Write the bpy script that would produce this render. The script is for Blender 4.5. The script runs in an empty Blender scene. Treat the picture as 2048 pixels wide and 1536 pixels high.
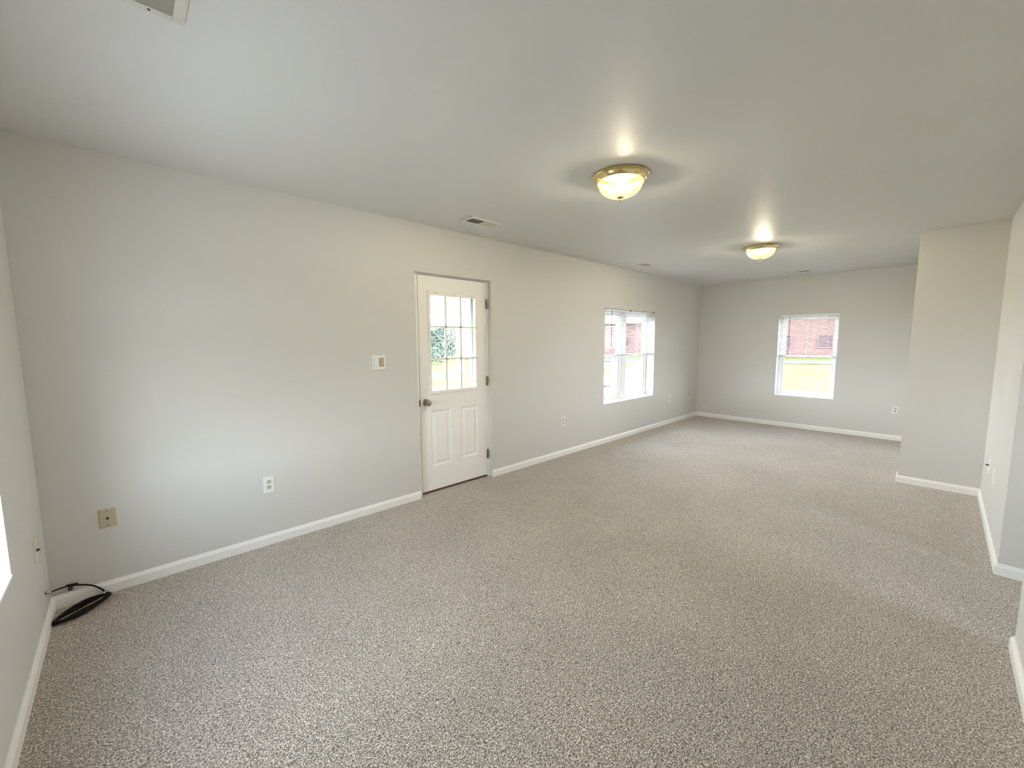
import bpy, bmesh, math, random
from mathutils import Vector, Matrix
C = bpy.context.scene.collection
random.seed(7)

# ------------------------------------------------------------------ camera, world, sun, exposure
sc = bpy.context.scene
cam_d = bpy.data.cameras.new('camera'); cam = bpy.data.objects.new('camera', cam_d); C.objects.link(cam)
yaw, pitch, roll, FPX = 0.81187, -0.10336, -0.00379, 817.7355
fw = Vector((math.cos(pitch)*math.cos(yaw), math.cos(pitch)*math.sin(yaw), math.sin(pitch)))
rt = fw.cross(Vector((0, 0, 1))).normalized(); up = rt.cross(fw)
r2 = rt*math.cos(roll)+up*math.sin(roll); u2 = up*math.cos(roll)-rt*math.sin(roll)
cam.matrix_world = Matrix(((r2.x, u2.x, -fw.x, .37554), (r2.y, u2.y, -fw.y, -3.19631), (r2.z, u2.z, -fw.z, 1.42211), (0, 0, 0, 1)))
cam_d.sensor_fit = 'HORIZONTAL'; cam_d.sensor_width = 36.0; cam_d.lens = FPX/2048*36.0
cam_d.clip_start = .02; cam_d.clip_end = 400
sc.camera = cam

SKY = 4.1; SUN = 5.0; LAMP = 118.0; GLOW = 3.7
w = bpy.data.worlds.new('sky'); sc.world = w; w.use_nodes = True
wn = w.node_tree; wn.nodes.clear()
wo = wn.nodes.new('ShaderNodeOutputWorld'); wb = wn.nodes.new('ShaderNodeBackground')
tc = wn.nodes.new('ShaderNodeTexCoord'); sep = wn.nodes.new('ShaderNodeSeparateXYZ'); cr = wn.nodes.new('ShaderNodeValToRGB')
wn.links.new(tc.outputs['Generated'], sep.inputs[0]); wn.links.new(sep.outputs['Z'], cr.inputs[0])
cr.color_ramp.elements[0].position = 0.0; cr.color_ramp.elements[0].color = (1.22, 1.30, 1.38, 1)
cr.color_ramp.elements[1].position = .75; cr.color_ramp.elements[1].color = (.24, .32, .46, 1)
cr.color_ramp.elements.new(.28).color = (.80, .89, 1.0, 1)
wn.links.new(cr.outputs[0], wb.inputs[0]); wb.inputs[1].default_value = SKY
# broad glow added to the north-west sky for more daylight through the windows
gn = wn.nodes.new('ShaderNodeVectorMath'); gn.operation = 'DOT_PRODUCT'; gn.inputs[1].default_value = Vector((-.58, .68, .36)).normalized()
mx_ = wn.nodes.new('ShaderNodeMath'); mx_.operation = 'MAXIMUM'; mx_.inputs[1].default_value = 0.0
pw = wn.nodes.new('ShaderNodeMath'); pw.operation = 'POWER'; pw.inputs[1].default_value = 3.0
ml = wn.nodes.new('ShaderNodeMath'); ml.operation = 'MULTIPLY'; ml.inputs[1].default_value = GLOW
gb = wn.nodes.new('ShaderNodeBackground'); gb.inputs[0].default_value = (.90, .96, 1.0, 1); ad = wn.nodes.new('ShaderNodeAddShader')
nrm = wn.nodes.new('ShaderNodeVectorMath'); nrm.operation = 'NORMALIZE'
wn.links.new(tc.outputs['Generated'], nrm.inputs[0]); wn.links.new(nrm.outputs[0], gn.inputs[0]); wn.links.new(gn.outputs['Value'], mx_.inputs[0])
wn.links.new(mx_.outputs[0], pw.inputs[0]); wn.links.new(pw.outputs[0], ml.inputs[0]); wn.links.new(ml.outputs[0], gb.inputs[1])
wn.links.new(wb.outputs[0], ad.inputs[0]); wn.links.new(gb.outputs[0], ad.inputs[1]); wn.links.new(ad.outputs[0], wo.inputs[0])

sun_d = bpy.data.lights.new('sun', 'SUN'); sun = bpy.data.objects.new('sun', sun_d); C.objects.link(sun)
sun_d.energy = SUN; sun_d.angle = math.radians(1.5); sun_d.color = (1, .95, .86)
sun.rotation_euler = (math.radians(48), 0, 0); sun.location = (4, -12, 12)     # shines from behind the house, over its roof

sc.view_settings.view_transform = 'Standard'; sc.view_settings.look = 'None'
sc.view_settings.gamma = 1.0; sc.view_settings.use_curve_mapping = False
sc.view_settings.exposure = 2.41
cy = sc.cycles
cy.filter_width = 1.0; cy.denoising_prefilter = 'NONE'; cy.max_bounces = 14; cy.diffuse_bounces = 8; cy.glossy_bounces = 4; cy.transmission_bounces = 8; cy.transparent_max_bounces = 24
cy.sample_clamp_indirect = 6.0; cy.caustics_reflective = False; cy.caustics_refractive = False

# ------------------------------------------------------------------ materials
def mat(name, col, rough=.5, metal=0.0, spec=.5, emit=None, estr=0.0):
    m = bpy.data.materials.new(name); m.use_nodes = True
    b = m.node_tree.nodes['Principled BSDF']
    b.inputs['Base Color'].default_value = (*col, 1); b.inputs['Roughness'].default_value = rough
    b.inputs['Metallic'].default_value = metal; b.inputs['Specular IOR Level'].default_value = spec
    if emit: b.inputs['Emission Color'].default_value = (*emit, 1); b.inputs['Emission Strength'].default_value = estr
    return m
def nd(m, t, **k):
    n = m.node_tree.nodes.new(t)
    for a, v in k.items(): setattr(n, a, v)
    return n
def ln(m, a, b): m.node_tree.links.new(a, b)
def obj_coord(m, scale):
    t = nd(m, 'ShaderNodeTexCoord'); mp = nd(m, 'ShaderNodeMapping'); mp.inputs['Scale'].default_value = scale
    ln(m, t.outputs['Object'], mp.inputs[0]); return mp.outputs[0]
def noise_bump(m, scale, strength, dist=.002, detail=3):
    v = obj_coord(m, (scale,)*3); n = nd(m, 'ShaderNodeTexNoise'); n.inputs['Scale'].default_value = 1; n.inputs['Detail'].default_value = detail
    ln(m, v, n.inputs['Vector']); b = nd(m, 'ShaderNodeBump'); b.inputs['Strength'].default_value = strength; b.inputs['Distance'].default_value = dist
    ln(m, n.outputs['Fac'], b.inputs['Height']); ln(m, b.outputs[0], m.node_tree.nodes['Principled BSDF'].inputs['Normal'])
def noise_col(m, scale, c1, c2, lo=.35, hi=.65, detail=4):
    v = obj_coord(m, scale if isinstance(scale, tuple) else (scale,)*3); n = nd(m, 'ShaderNodeTexNoise'); n.inputs['Scale'].default_value = 1; n.inputs['Detail'].default_value = detail
    r = nd(m, 'ShaderNodeValToRGB'); e = r.color_ramp.elements
    e[0].position = lo; e[0].color = (*c1, 1); e[1].position = hi; e[1].color = (*c2, 1)
    ln(m, v, n.inputs['Vector']); ln(m, n.outputs['Fac'], r.inputs[0]); ln(m, r.outputs[0], m.node_tree.nodes['Principled BSDF'].inputs['Base Color'])

M = {}
M['wall'] = mat('wall_paint_warm_grey', (.635, .628, .612), .55, spec=.35); noise_bump(M['wall'], 260, .12, .001)
M['ceiling'] = mat('ceiling_paint_white', (.72, .72, .71), .50, spec=.22); noise_bump(M['ceiling'], 9, .10, .01, 2)
M['trim'] = mat('trim_semigloss_white', (.86, .86, .85), .35)
M['door'] = mat('door_paint_white', (.87, .865, .85), .38)
M['vinyl'] = mat('window_vinyl_white', (.82, .83, .84), .35)
M['blind'] = mat('blind_aluminium_white', (.84, .83, .84), .4)
M['slat'] = mat('blind_slat_white_shaded', (.60, .575, .595), .5)  # white slats, greyed in colour to stand for their backlit shade
M['plastic'] = mat('plate_plastic_white', (.80, .81, .82), .35)
M['ivory'] = mat('plate_plastic_ivory', (.50, .43, .29), .4)
M['ivory_pale'] = mat('plate_plastic_pale_ivory', (.72, .66, .55), .4)
M['almond'] = mat('receptacle_plastic_light_almond', (.62, .60, .53), .4)
M['dark'] = mat('slot_dark', (.02, .018, .015), .6)
M['screw'] = mat('screw_dark_metal', (.12, .11, .10), .4, .8)
M['nickel'] = mat('knob_satin_nickel', (.42, .37, .32), .22, 1)
M['hinge'] = mat('hinge_antique_brass', (.30, .22, .10), .35, 1)
M['brass'] = mat('lamp_polished_brass', (.83, .66, .34), .14, 1)
M['register'] = mat('register_enamel_white', (.74, .73, .68), .4)
M['grille'] = mat('return_grille_enamel_grey', (.66, .66, .60), .45)
M['grille_slat'] = mat('return_grille_slat_grey_green', (.40, .40, .33), .5)
M['wood'] = mat('threshold_wood_dark', (.16, .075, .035), .5); noise_col(M['wood'], (40, 4, 40), (.07, .03, .012), (.22, .11, .055))
M['cable'] = mat('cable_rubber_black', (.008, .007, .007), .6, spec=.2)
M['cable_white'] = mat('cable_jacket_white', (.70, .68, .62), .45)
M['connector'] = mat('connector_tinned_metal', (.45, .45, .45), .3, 1)
M['wand'] = mat('wand_plastic_smoked', (.20, .09, .09), .25)
M['bulb'] = mat('bulb_lit_warm', (1, .9, .7), .4, emit=(1, .90, .80), estr=LAMP)
M['weather'] = mat('weatherstrip_dark', (.10, .085, .07), .7)
M['siding'] = mat('siding_vinyl_pale', (.26, .30, .25), .5)
M['porch'] = mat('porch_paint_cream', (.60, .59, .48), .6)
M['white_wood'] = mat('fence_paint_white', (.80, .80, .80), .5)
M['asphalt'] = mat('driveway_asphalt_pale', (.03, .03, .03), 1.0, spec=.0); noise_col(M['asphalt'], 1.2, (.055, .057, .055), (.075, .075, .073))
M['concrete'] = mat('bounce_concrete_pale', (.55, .54, .52), .9); noise_col(M['concrete'], 2, (.58, .58, .57), (.70, .70, .69))
M['roof'] = mat('roof_shingle_grey', (.12, .115, .11), .9); noise_col(M['roof'], 8, (.08, .08, .08), (.17, .16, .15))
M['brick_trim'] = mat('brick_building_trim_brown', (.07, .045, .04), .8); M['dull_pane'] = mat('brick_building_dull_glass', (.05, .03, .035), .7, spec=.1)
M['car'] = mat('car_paint_white', (.78, .79, .80), .2)
M['car_glass'] = mat('car_glass_tinted', (.10, .11, .15), .08)
M['tyre'] = mat('tyre_rubber', (.02, .02, .02), .8)
M['bark'] = mat('bark_grey_brown', (.16, .13, .10), .9); noise_col(M['bark'], 12, (.10, .08, .06), (.24, .20, .16))
M['conifer'] = mat('leaf_conifer_blue_green', (.07, .10, .08), .8)
M['leaf'] = mat('leaf_spring_green', (.12, .16, .05), .7)
M['shrub'] = mat('leaf_shrub_dull', (.10, .12, .06), .8)

# carpet: short cut pile, beige and brown flecks, tufts with real relief in the bump
cp = mat('carpet_flecked_beige', (.4, .35, .3), 1.0, spec=.1); M['carpet'] = cp
bs = cp.node_tree.nodes['Principled BSDF']
bs.inputs['Sheen Weight'].default_value = .55; bs.inputs['Sheen Roughness'].default_value = .6; bs.inputs['Sheen Tint'].default_value = (1, .92, .84, 1)
v1 = obj_coord(cp, (1, 1, 1))
wob = nd(cp, 'ShaderNodeTexNoise'); wob.inputs['Scale'].default_value = 60; wob.inputs['Detail'].default_value = 1; ln(cp, v1, wob.inputs['Vector'])
vm = nd(cp, 'ShaderNodeVectorMath', operation='MULTIPLY_ADD'); vm.inputs[1].default_value = (.010, .010, .010)
ln(cp, wob.outputs['Color'], vm.inputs[0]); ln(cp, v1, vm.inputs[2])
n1 = nd(cp, 'ShaderNodeTexNoise'); n1.inputs['Scale'].default_value = 172; n1.inputs['Detail'].default_value = 2.5; n1.inputs['Roughness'].default_value = .6
ln(cp, vm.outputs[0], n1.inputs['Vector'])
ra = nd(cp, 'ShaderNodeValToRGB'); e = ra.color_ramp.elements
e[0].position = .36; e[0].color = (.050, .040, .033, 1); e[1].position = .65; e[1].color = (.80, .73, .66, 1)
m1 = ra.color_ramp.elements.new(.46); m1.color = (.23, .20, .172, 1); m2 = ra.color_ramp.elements.new(.56); m2.color = (.47, .42, .37, 1)
ln(cp, n1.outputs['Fac'], ra.inputs[0])
# broad, soft patches where the pile leans another way
n2 = nd(cp, 'ShaderNodeTexNoise'); n2.inputs['Scale'].default_value = 1.6; n2.inputs['Detail'].default_value = 3; ln(cp, v1, n2.inputs['Vector'])
r2_ = nd(cp, 'ShaderNodeMapRange'); r2_.inputs['From Min'].default_value = .3; r2_.inputs['From Max'].default_value = .7; r2_.inputs['To Min'].default_value = .90; r2_.inputs['To Max'].default_value = 1.09
ln(cp, n2.outputs['Fac'], r2_.inputs['Value'])
mx = nd(cp, 'ShaderNodeVectorMath', operation='SCALE'); ln(cp, ra.outputs[0], mx.inputs[0]); ln(cp, r2_.outputs[0], mx.inputs['Scale'])
ln(cp, mx.outputs[0], bs.inputs['Base Color'])
bp = nd(cp, 'ShaderNodeBump'); bp.inputs['Strength'].default_value = .7; bp.inputs['Distance'].default_value = .006
ln(cp, n1.outputs['Fac'], bp.inputs['Height']); ln(cp, bp.outputs[0], bs.inputs['Normal'])

M['lawn'] = mat('lawn_grass', (.1, .14, .03), .95, spec=.1); noise_col(M['lawn'], (.35, .9, 1), (.040, .052, .010), (.062, .064, .024), .35, .7, 6)

# window glass: thin pane, mostly clear with a faint reflection
def glass(name, tint=(.97, .98, .97)):
    m = bpy.data.materials.new(name); m.use_nodes = True; nt = m.node_tree; nt.nodes.clear()
    o = nt.nodes.new('ShaderNodeOutputMaterial'); t = nt.nodes.new('ShaderNodeBsdfTransparent'); g = nt.nodes.new('ShaderNodeBsdfGlossy')
    lw = nt.nodes.new('ShaderNodeLayerWeight'); lw.inputs[0].default_value = .5; p5 = nt.nodes.new('ShaderNodeMath'); p5.operation = 'POWER'; p5.inputs[1].default_value = 5; f = nt.nodes.new('ShaderNodeMath'); f.operation = 'MULTIPLY_ADD'; f.inputs[1].default_value = .5; f.inputs[2].default_value = .02; mi = nt.nodes.new('ShaderNodeMixShader')
    nt.links.new(lw.outputs['Facing'], p5.inputs[0]); nt.links.new(p5.outputs[0], f.inputs[0])
    t.inputs[0].default_value = (*tint, 1); g.inputs['Roughness'].default_value = .02
    nt.links.new(f.outputs[0], mi.inputs[0]); nt.links.new(t.outputs[0], mi.inputs[1]); nt.links.new(g.outputs[0], mi.inputs[2]); nt.links.new(mi.outputs[0], o.inputs[0])
    return m
M['glass'] = glass('window_glass')
# lamp shade: ribbed, faintly yellow glass that scatters some of the light
def shade_mat():
    m = bpy.data.materials.new('shade_ribbed_glass'); m.use_nodes = True; nt = m.node_tree; nt.nodes.clear()
    o = nt.nodes.new('ShaderNodeOutputMaterial'); t = nt.nodes.new('ShaderNodeBsdfTransparent'); g = nt.nodes.new('ShaderNodeBsdfGlossy'); d = nt.nodes.new('ShaderNodeBsdfTranslucent')
    a = nt.nodes.new('ShaderNodeMixShader'); b = nt.nodes.new('ShaderNodeMixShader')
    t.inputs[0].default_value = (1, .97, .80, 1); d.inputs[0].default_value = (1, .90, .22, 1); g.inputs['Roughness'].default_value = .2; g.inputs[0].default_value = (1, .98, .9, 1)
    a.inputs[0].default_value = .013; b.inputs[0].default_value = .05
    nt.links.new(t.outputs[0], a.inputs[1]); nt.links.new(d.outputs[0], a.inputs[2]); nt.links.new(a.outputs[0], b.inputs[1]); nt.links.new(g.outputs[0], b.inputs[2]); nt.links.new(b.outputs[0], o.inputs[0])
    return m
M['shade'] = shade_mat()

# brick: pattern stays in the material
M['brick'] = mat('brick_red', (.07, .025, .02), .9)
def brick_setup(m):
    tcn = nd(m, 'ShaderNodeTexCoord'); mp = nd(m, 'ShaderNodeMapping'); mp.inputs['Rotation'].default_value = (math.pi/2, 0, 0)
    br = nd(m, 'ShaderNodeTexBrick'); br.inputs['Color1'].default_value = (.060, .020, .018, 1); br.inputs['Color2'].default_value = (.075, .028, .024, 1); br.inputs['Mortar'].default_value = (.09, .075, .07, 1)
    br.inputs['Scale'].default_value = 4.0; br.inputs['Mortar Size'].default_value = .018
    ln(m, tcn.outputs['Object'], mp.inputs[0]); ln(m, mp.outputs[0], br.inputs['Vector']); ln(m, br.outputs['Color'], m.node_tree.nodes['Principled BSDF'].inputs['Base Color'])
brick_setup(M['brick'])

# ------------------------------------------------------------------ mesh helpers
def new_bm(): return bmesh.new()
def box(bm, x0, x1, y0, y1, z0, z1, bev=0.0, rot=None, piv=None):
    vs = [bm.verts.new((x, y, z)) for x in (x0, x1) for y in (y0, y1) for z in (z0, z1)]
    f = [(0, 1, 3, 2), (4, 6, 7, 5), (0, 4, 5, 1), (2, 3, 7, 6), (0, 2, 6, 4), (1, 5, 7, 3)]
    fs = [bm.faces.new([vs[i] for i in q]) for q in f]
    if bev:
        es = list({e for fa in fs for e in fa.edges})
        r = bmesh.ops.bevel(bm, geom=es, offset=bev, segments=2, profile=.7, affect='EDGES')
        vs = list({v for fa in r['faces'] for v in fa.verts} | {v for v in vs if v.is_valid})
    if rot is not None:
        p = Vector(piv or ((x0+x1)/2, (y0+y1)/2, (z0+z1)/2))
        for v in vs: v.co = p + rot @ (v.co - p)
    return vs
def tube(bm, pts, r, seg=8, caps=True, closed=False):
    pts = [Vector(p) for p in pts]; n = len(pts); rings = []
    rs = r if isinstance(r, (list, tuple)) else [r]*n
    prev = None
    for i, p in enumerate(pts):
        if closed: d = (pts[(i+1) % n]-pts[i-1]).normalized()
        else: d = (pts[min(i+1, n-1)]-pts[max(i-1, 0)]).normalized()
        if prev is None:
            a = Vector((0, 0, 1)) if abs(d.z) < .9 else Vector((1, 0, 0)); s = d.cross(a).normalized()
        else: s = (prev - d*prev.dot(d)).normalized()
        prev = s; t = d.cross(s)
        rings.append([bm.verts.new(p + (s*math.cos(2*math.pi*k/seg)+t*math.sin(2*math.pi*k/seg))*rs[i]) for k in range(seg)])
    for i in range(n if closed else n-1):
        a, b = rings[i], rings[(i+1) % n]
        for k in range(seg): bm.faces.new((a[k], a[(k+1) % seg], b[(k+1) % seg], b[k]))
    if caps and not closed: bm.faces.new(rings[0][::-1]); bm.faces.new(rings[-1])
def lathe(bm, prof, seg=48, org=(0, 0, 0), rib=0.0, nrib=0, axis='z', close=True):
    """prof: list of (radius, height); revolved about z (or about y)."""
    o = Vector(org); rings = []
    for (r, h) in prof:
        ring = []
        for k in range(seg):
            a = 2*math.pi*k/seg; rr = r*(1+rib*math.cos(nrib*a)) if nrib else r
            c, s = rr*math.cos(a), rr*math.sin(a)
            ring.append(bm.verts.new(o + (Vector((c, s, h)) if axis == 'z' else Vector((c, h, -s)) if axis == 'y' else Vector((h, c, s)))))
        rings.append(ring)
    for a, b in zip(rings, rings[1:]):
        for k in range(seg): bm.faces.new((a[k], a[(k+1) % seg], b[(k+1) % seg], b[k]))
    if close:
        if prof[0][0] > 1e-6: bm.faces.new(rings[0][::-1])
        if prof[-1][0] > 1e-6: bm.faces.new(rings[-1])
def obj(name, bm, m, parent=None, smooth=False, loc=None):
    bmesh.ops.recalc_face_normals(bm, faces=bm.faces)
    me = bpy.data.meshes.new(name); bm.to_mesh(me); bm.free()
    me.materials.append(m)
    if smooth:
        for p in me.polygons: p.use_smooth = True
        try: me.set_sharp_from_angle(angle=math.radians(35))
        except Exception: pass
    o = bpy.data.objects.new(name, me); C.objects.link(o)
    if loc is not None: o.location = loc
    if parent: o.parent = parent
    return o
def tag(o, label=None, cat=None, group=None, kind=None):
    if label: o['label'] = label
    if cat: o['category'] = cat
    if group: o['group'] = group
    if kind: o['kind'] = kind
    return o
def thing(name, label, cat, loc=(0, 0, 0), rotz=0, group=None, kind=None):
    o = bpy.data.objects.new(name, None); C.objects.link(o); o.empty_display_size = .05
    o.location = loc; o.rotation_euler = (0, 0, rotz); return tag(o, label, cat, group, kind)
def copy_tree(o, parent=None):
    c = o.copy(); C.objects.link(c); c.parent = parent
    for ch in [x for x in bpy.data.objects if x.parent == o]: copy_tree(ch, c)
    return c

# ------------------------------------------------------------------ room sizes (metres)
H = 2.44; L = 8.272; YS = -3.515; XP = 5.95; YP = -2.964; X3 = 4.142; X4 = 3.242; YH = -6.0
D1, D2, DT = 2.252, 3.115, 2.031            # door opening
WA = (5.150, 6.552, .545, 1.870)            # window in the long wall
WB = (-2.070, -1.283, .513, 1.840)          # window in the far wall (y range)
WC = (-1.640, -.784, .524, 1.870)           # window in the near end wall (y range)
T = .20

def holed_wall(name, axis, pos0, pos1, a0, a1, z0, z1, holes, label):
    """A wall slab with rectangular openings; axis = direction of its length."""
    bm = new_bm(); xs = sorted({a0, a1, *[h[0] for h in holes], *[h[1] for h in holes]}); zs = sorted({z0, z1, *[h[2] for h in holes], *[h[3] for h in holes]})
    grid = {}
    def solid(i, j):
        if i < 0 or j < 0 or i >= len(xs)-1 or j >= len(zs)-1: return False
        cx, cz = (xs[i]+xs[i+1])/2, (zs[j]+zs[j+1])/2
        return not any(h[0] < cx < h[1] and h[2] < cz < h[3] for h in holes)
    def V(a, p, z):
        k = (round(a, 5), round(p, 5), round(z, 5))
        if k not in grid: grid[k] = bm.verts.new((a, p, z) if axis == 'x' else (p, a, z))
        return grid[k]
    for i in range(len(xs)-1):
        for j in range(len(zs)-1):
            if not solid(i, j): continue
            A, B, Z0, Z1 = xs[i], xs[i+1], zs[j], zs[j+1]
            for p in (pos0, pos1): bm.faces.new((V(A, p, Z0), V(B, p, Z0), V(B, p, Z1), V(A, p, Z1)))
            if not solid(i-1, j): bm.faces.new((V(A, pos0, Z0), V(A, pos1, Z0), V(A, pos1, Z1), V(A, pos0, Z1)))
            if not solid(i+1, j): bm.faces.new((V(B, pos0, Z0), V(B, pos1, Z0), V(B, pos1, Z1), V(B, pos0, Z1)))
            if not solid(i, j-1): bm.faces.new((V(A, pos0, Z0), V(B, pos0, Z0), V(B, pos1, Z0), V(A, pos1, Z0)))
            if not solid(i, j+1): bm.faces.new((V(A, pos0, Z1), V(B, pos0, Z1), V(B, pos1, Z1), V(A, pos1, Z1)))
    return tag(obj(name, bm, M['wall']), label, 'wall', kind='structure')

holed_wall('wall_north', 'x', 0, T, -T, L+T, -.1, H, [(D1, D2, -.1, DT), WA], 'long pale grey painted wall with the white door and a wide window')
holed_wall('wall_east', 'y', L, L+T, YS-.1, 0, -.1, H, [WB], 'far end wall, grey, with one small window')
holed_wall('wall_west', 'y', -T, 0, YH, 0, -.1, H, [WC], 'near end wall at the left edge with a bright window')
bm = new_bm(); box(bm, XP, L, YS-.1, YP, -.1, H); tag(obj('wall_closet', bm, M['wall']), 'grey boxed-out wall standing forward beside the far window wall', 'wall', kind='structure')
bm = new_bm(); box(bm, X3, L, YH, YS, -.1, H); tag(obj('wall_south', bm, M['wall']), 'bright narrow wall at right with two small plates, ending at the hall opening', 'wall', kind='structure')
bm = new_bm(); box(bm, 0, X4, YS-.115, YS, -.1, H); tag(obj('wall_south', bm, M['wall']), 'wall end at the right edge of view, near side of the hall opening', 'wall', kind='structure')
bm = new_bm(); box(bm, X4, X3, YS-.115, YS, 2.06, H); tag(obj('wall_header', bm, M['wall']), 'header over the hall opening', 'wall', kind='structure')
holed_wall('wall_hall', 'x', YH-T, YH, -T, X3, -.1, H, [(2.4, 3.4, .95, 1.95)], 'end wall of the back room with an added window')
bm = new_bm(); box(bm, -T, L+T, YH-T, T, -.12, 0); tag(obj('floor', bm, M['carpet']), 'carpeted floor, beige and brown flecked cut pile', 'carpet', kind='structure')
bm = new_bm(); box(bm, -T, L+T, YH-T, T, H, H+.22); tag(obj('ceiling', bm, M['ceiling']), 'white semi-gloss painted ceiling', 'ceiling', kind='structure')
bm = new_bm(); box(bm, -.3, L+.3, YH-.3, T+.3, H+.22, H+.34)
for y0, y1, z0, z1 in ((YH-.3, -2.9, H+.34, H+1.5), (T+.3, -2.9, H+.34, H+1.5)):
    vs = [bm.verts.new(p) for p in ((-.3, y0, z0), (L+.3, y0, z0), (L+.3, y1, z1), (-.3, y1, z1))]; bm.faces.new(vs)
tag(obj('roof', bm, M['roof']), 'roof of the house above the ceiling', 'roof', kind='structure')

# ------------------------------------------------------------------ baseboards with a chamfered top
BH = .072; BT = .014
def baseboard(name, p, q, n, label, m0=0, m1=0):
    """p->q along the wall foot, n = outward normal; m0/m1 = mitre offsets (+ outside corner, - inside corner)."""
    bm = new_bm(); p, q, n = Vector((*p, 0)), Vector((*q, 0)), Vector((*n, 0)); d = (q-p).normalized()
    prof = [(0, -.01), (BT, -.01), (BT, BH*.70), (BT*.75, BH*.80), (BT*.35, BH*.93), (BT*.22, BH), (0, BH)]
    A = [bm.verts.new(p + n*o - d*(o*m0) + Vector((0, 0, z))) for o, z in prof]
    B = [bm.verts.new(q + n*o + d*(o*m1) + Vector((0, 0, z))) for o, z in prof]
    k = len(prof)
    for i in range(k): bm.faces.new((A[i], A[(i+1) % k], B[(i+1) % k], B[i]))
    bm.faces.new(A[::-1]); bm.faces.new(B)
    return tag(obj(name, bm, M['trim']), label, 'baseboard', kind='structure')
baseboard('baseboard_north', (0, 0), (D1, 0), (0, -1), 'white baseboard left of the door', -1, 0)
baseboard('baseboard_north', (D2, 0), (L, 0), (0, -1), 'white baseboard from the door to the far corner', 0, -1)
baseboard('baseboard_east', (L, 0), (L, YP), (-1, 0), 'white baseboard under the far window', -1, -1)
baseboard('baseboard_closet', (L, YP), (XP, YP), (0, 1), 'white baseboard on the side of the boxed-out wall', -1, 1)
baseboard('baseboard_closet', (XP, YP), (XP, YS), (-1, 0), 'white baseboard on the face of the boxed-out wall', 1, -1)
baseboard('baseboard_south', (XP, YS), (X3, YS), (0, 1), 'white baseboard under the two small plates at right', -1, 1)
baseboard('baseboard_hall', (X3, YS), (X3, YH), (-1, 0), 'white baseboard turning into the side hall', 1, -1)
baseboard('baseboard_south', (X4, YS), (0, YS), (0, 1), 'white baseboard at the lower right edge, near side of the hall opening', 1, -1)
baseboard('baseboard_hall', (X4, YS-.115), (X4, YS), (1, 0), 'white baseboard on the wall end at the hall opening', 1, 1)
baseboard('baseboard_west', (0, YS), (0, 0), (1, 0), 'white baseboard under the bright window at the left edge', -1, -1)

# ------------------------------------------------------------------ windows
def frame_boxes(bm, a0, a1, z0, z1, wdt, d0, d1, axis):
    """rectangular ring; a = coordinate along wall, d = depth."""
    for (p, q, r, s) in ((a0, a0+wdt, z0, z1), (a1-wdt, a1, z0, z1), (a0+wdt, a1-wdt, z0, z0+wdt), (a0+wdt, a1-wdt, z1-wdt, z1)):
        if axis == 'x': box(bm, p, q, d0, d1, r, s, .002)
        else: box(bm, d0, d1, p, q, r, s, .002)
def pane_box(bm, a0, a1, z0, z1, d, axis):
    if axis == 'x': box(bm, a0, a1, d-.002, d+.002, z0, z1)
    else: box(bm, d-.002, d+.002, a0, a1, z0, z1)
def dh_window(name, axis, a0, a1, z0, z1, face, out, label, units):
    """double-hung vinyl window unit(s) set back in a drywall opening. face = room plane coordinate, out = +1/-1 outwards."""
    W = thing(name, label, 'window', kind='structure')
    f0, f1 = sorted((face+out*.135, face+out*.198)); DPT = out
    us = units; n = len(us)
    fr = new_bm()
    for (u0, u1) in us: frame_boxes(fr, u0, u1, z0, z1, .040, f0, f1, axis)
    for (u0, u1), (v0, v1) in zip(us, us[1:]):
        if axis == 'x': box(fr, u1, v0, min(f0, f1)-.006, f1, z0, z1, .002)
        else: box(fr, f0, f1+.006, u1, v0, z0, z1, .002)
    obj('window_frame', fr, M['vinyl'], W)
    zm = (z0+z1)/2 - .02
    for (u0, u1) in us:
        for (s0, s1, dd) in ((z0+.04, zm+.022, .150), (zm-.018, z1-.04, .172)):
            sb = new_bm(); d0, d1 = sorted((face+out*dd, face+out*(dd+.022)))
            frame_boxes(sb, u0+.038, u1-.038, s0, s1, .036, d0, d1, axis)
            s = obj('sash', sb, M['vinyl'], W)
            pb = new_bm(); pane_box(pb, u0+.072, u1-.072, s0+.034, s1-.034, face+out*(dd+.011), axis)
            obj('pane', pb, M['glass'], s)
    st = new_bm(); d0, d1 = sorted((face+out*.0, face+out*.15)); g = .012
    if axis == 'x': box(st, a0, a1, d0-.004 if out > 0 else d0, d1, z0-.001, z0+g, .002)
    else: box(st, d0-(.004 if out > 0 else 0), d1+(.004 if out < 0 else 0), a0, a1, z0-.001, z0+g, .002)
    obj('window_sill', st, M['trim'], W)
    return W
dh_window('window_1', 'x', WA[0], WA[1], WA[2], WA[3], 0, 1, 'wide two-part white window in the long wall, lower half uncovered', [(WA[0], 5.80), (5.88, WA[1])])
dh_window('window_2', 'y', WB[0], WB[1], WB[2], WB[3], L, 1, 'single white window in the far wall, lawn showing in its lower half', [(WB[0], WB[1])])
WH = thing('window_added', 'unseen fixed window added in the back room to light the hall opening', 'window', kind='structure')  # unseen window, added to send daylight through the hall opening
bm = new_bm(); frame_boxes(bm, 2.4, 3.4, .95, 1.95, .05, YH-.16, YH-.08, 'x'); obj('window_frame', bm, M['vinyl'], WH)
bm = new_bm(); pane_box(bm, 2.45, 3.35, 1.0, 1.9, YH-.12, 'x'); obj('pane', bm, M['glass'], WH)
dh_window('window_3', 'y', WC[0], WC[1], WC[2], WC[3], 0, -1, 'bright window cut off by the left edge of the view', [(WC[0], WC[1])])

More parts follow.
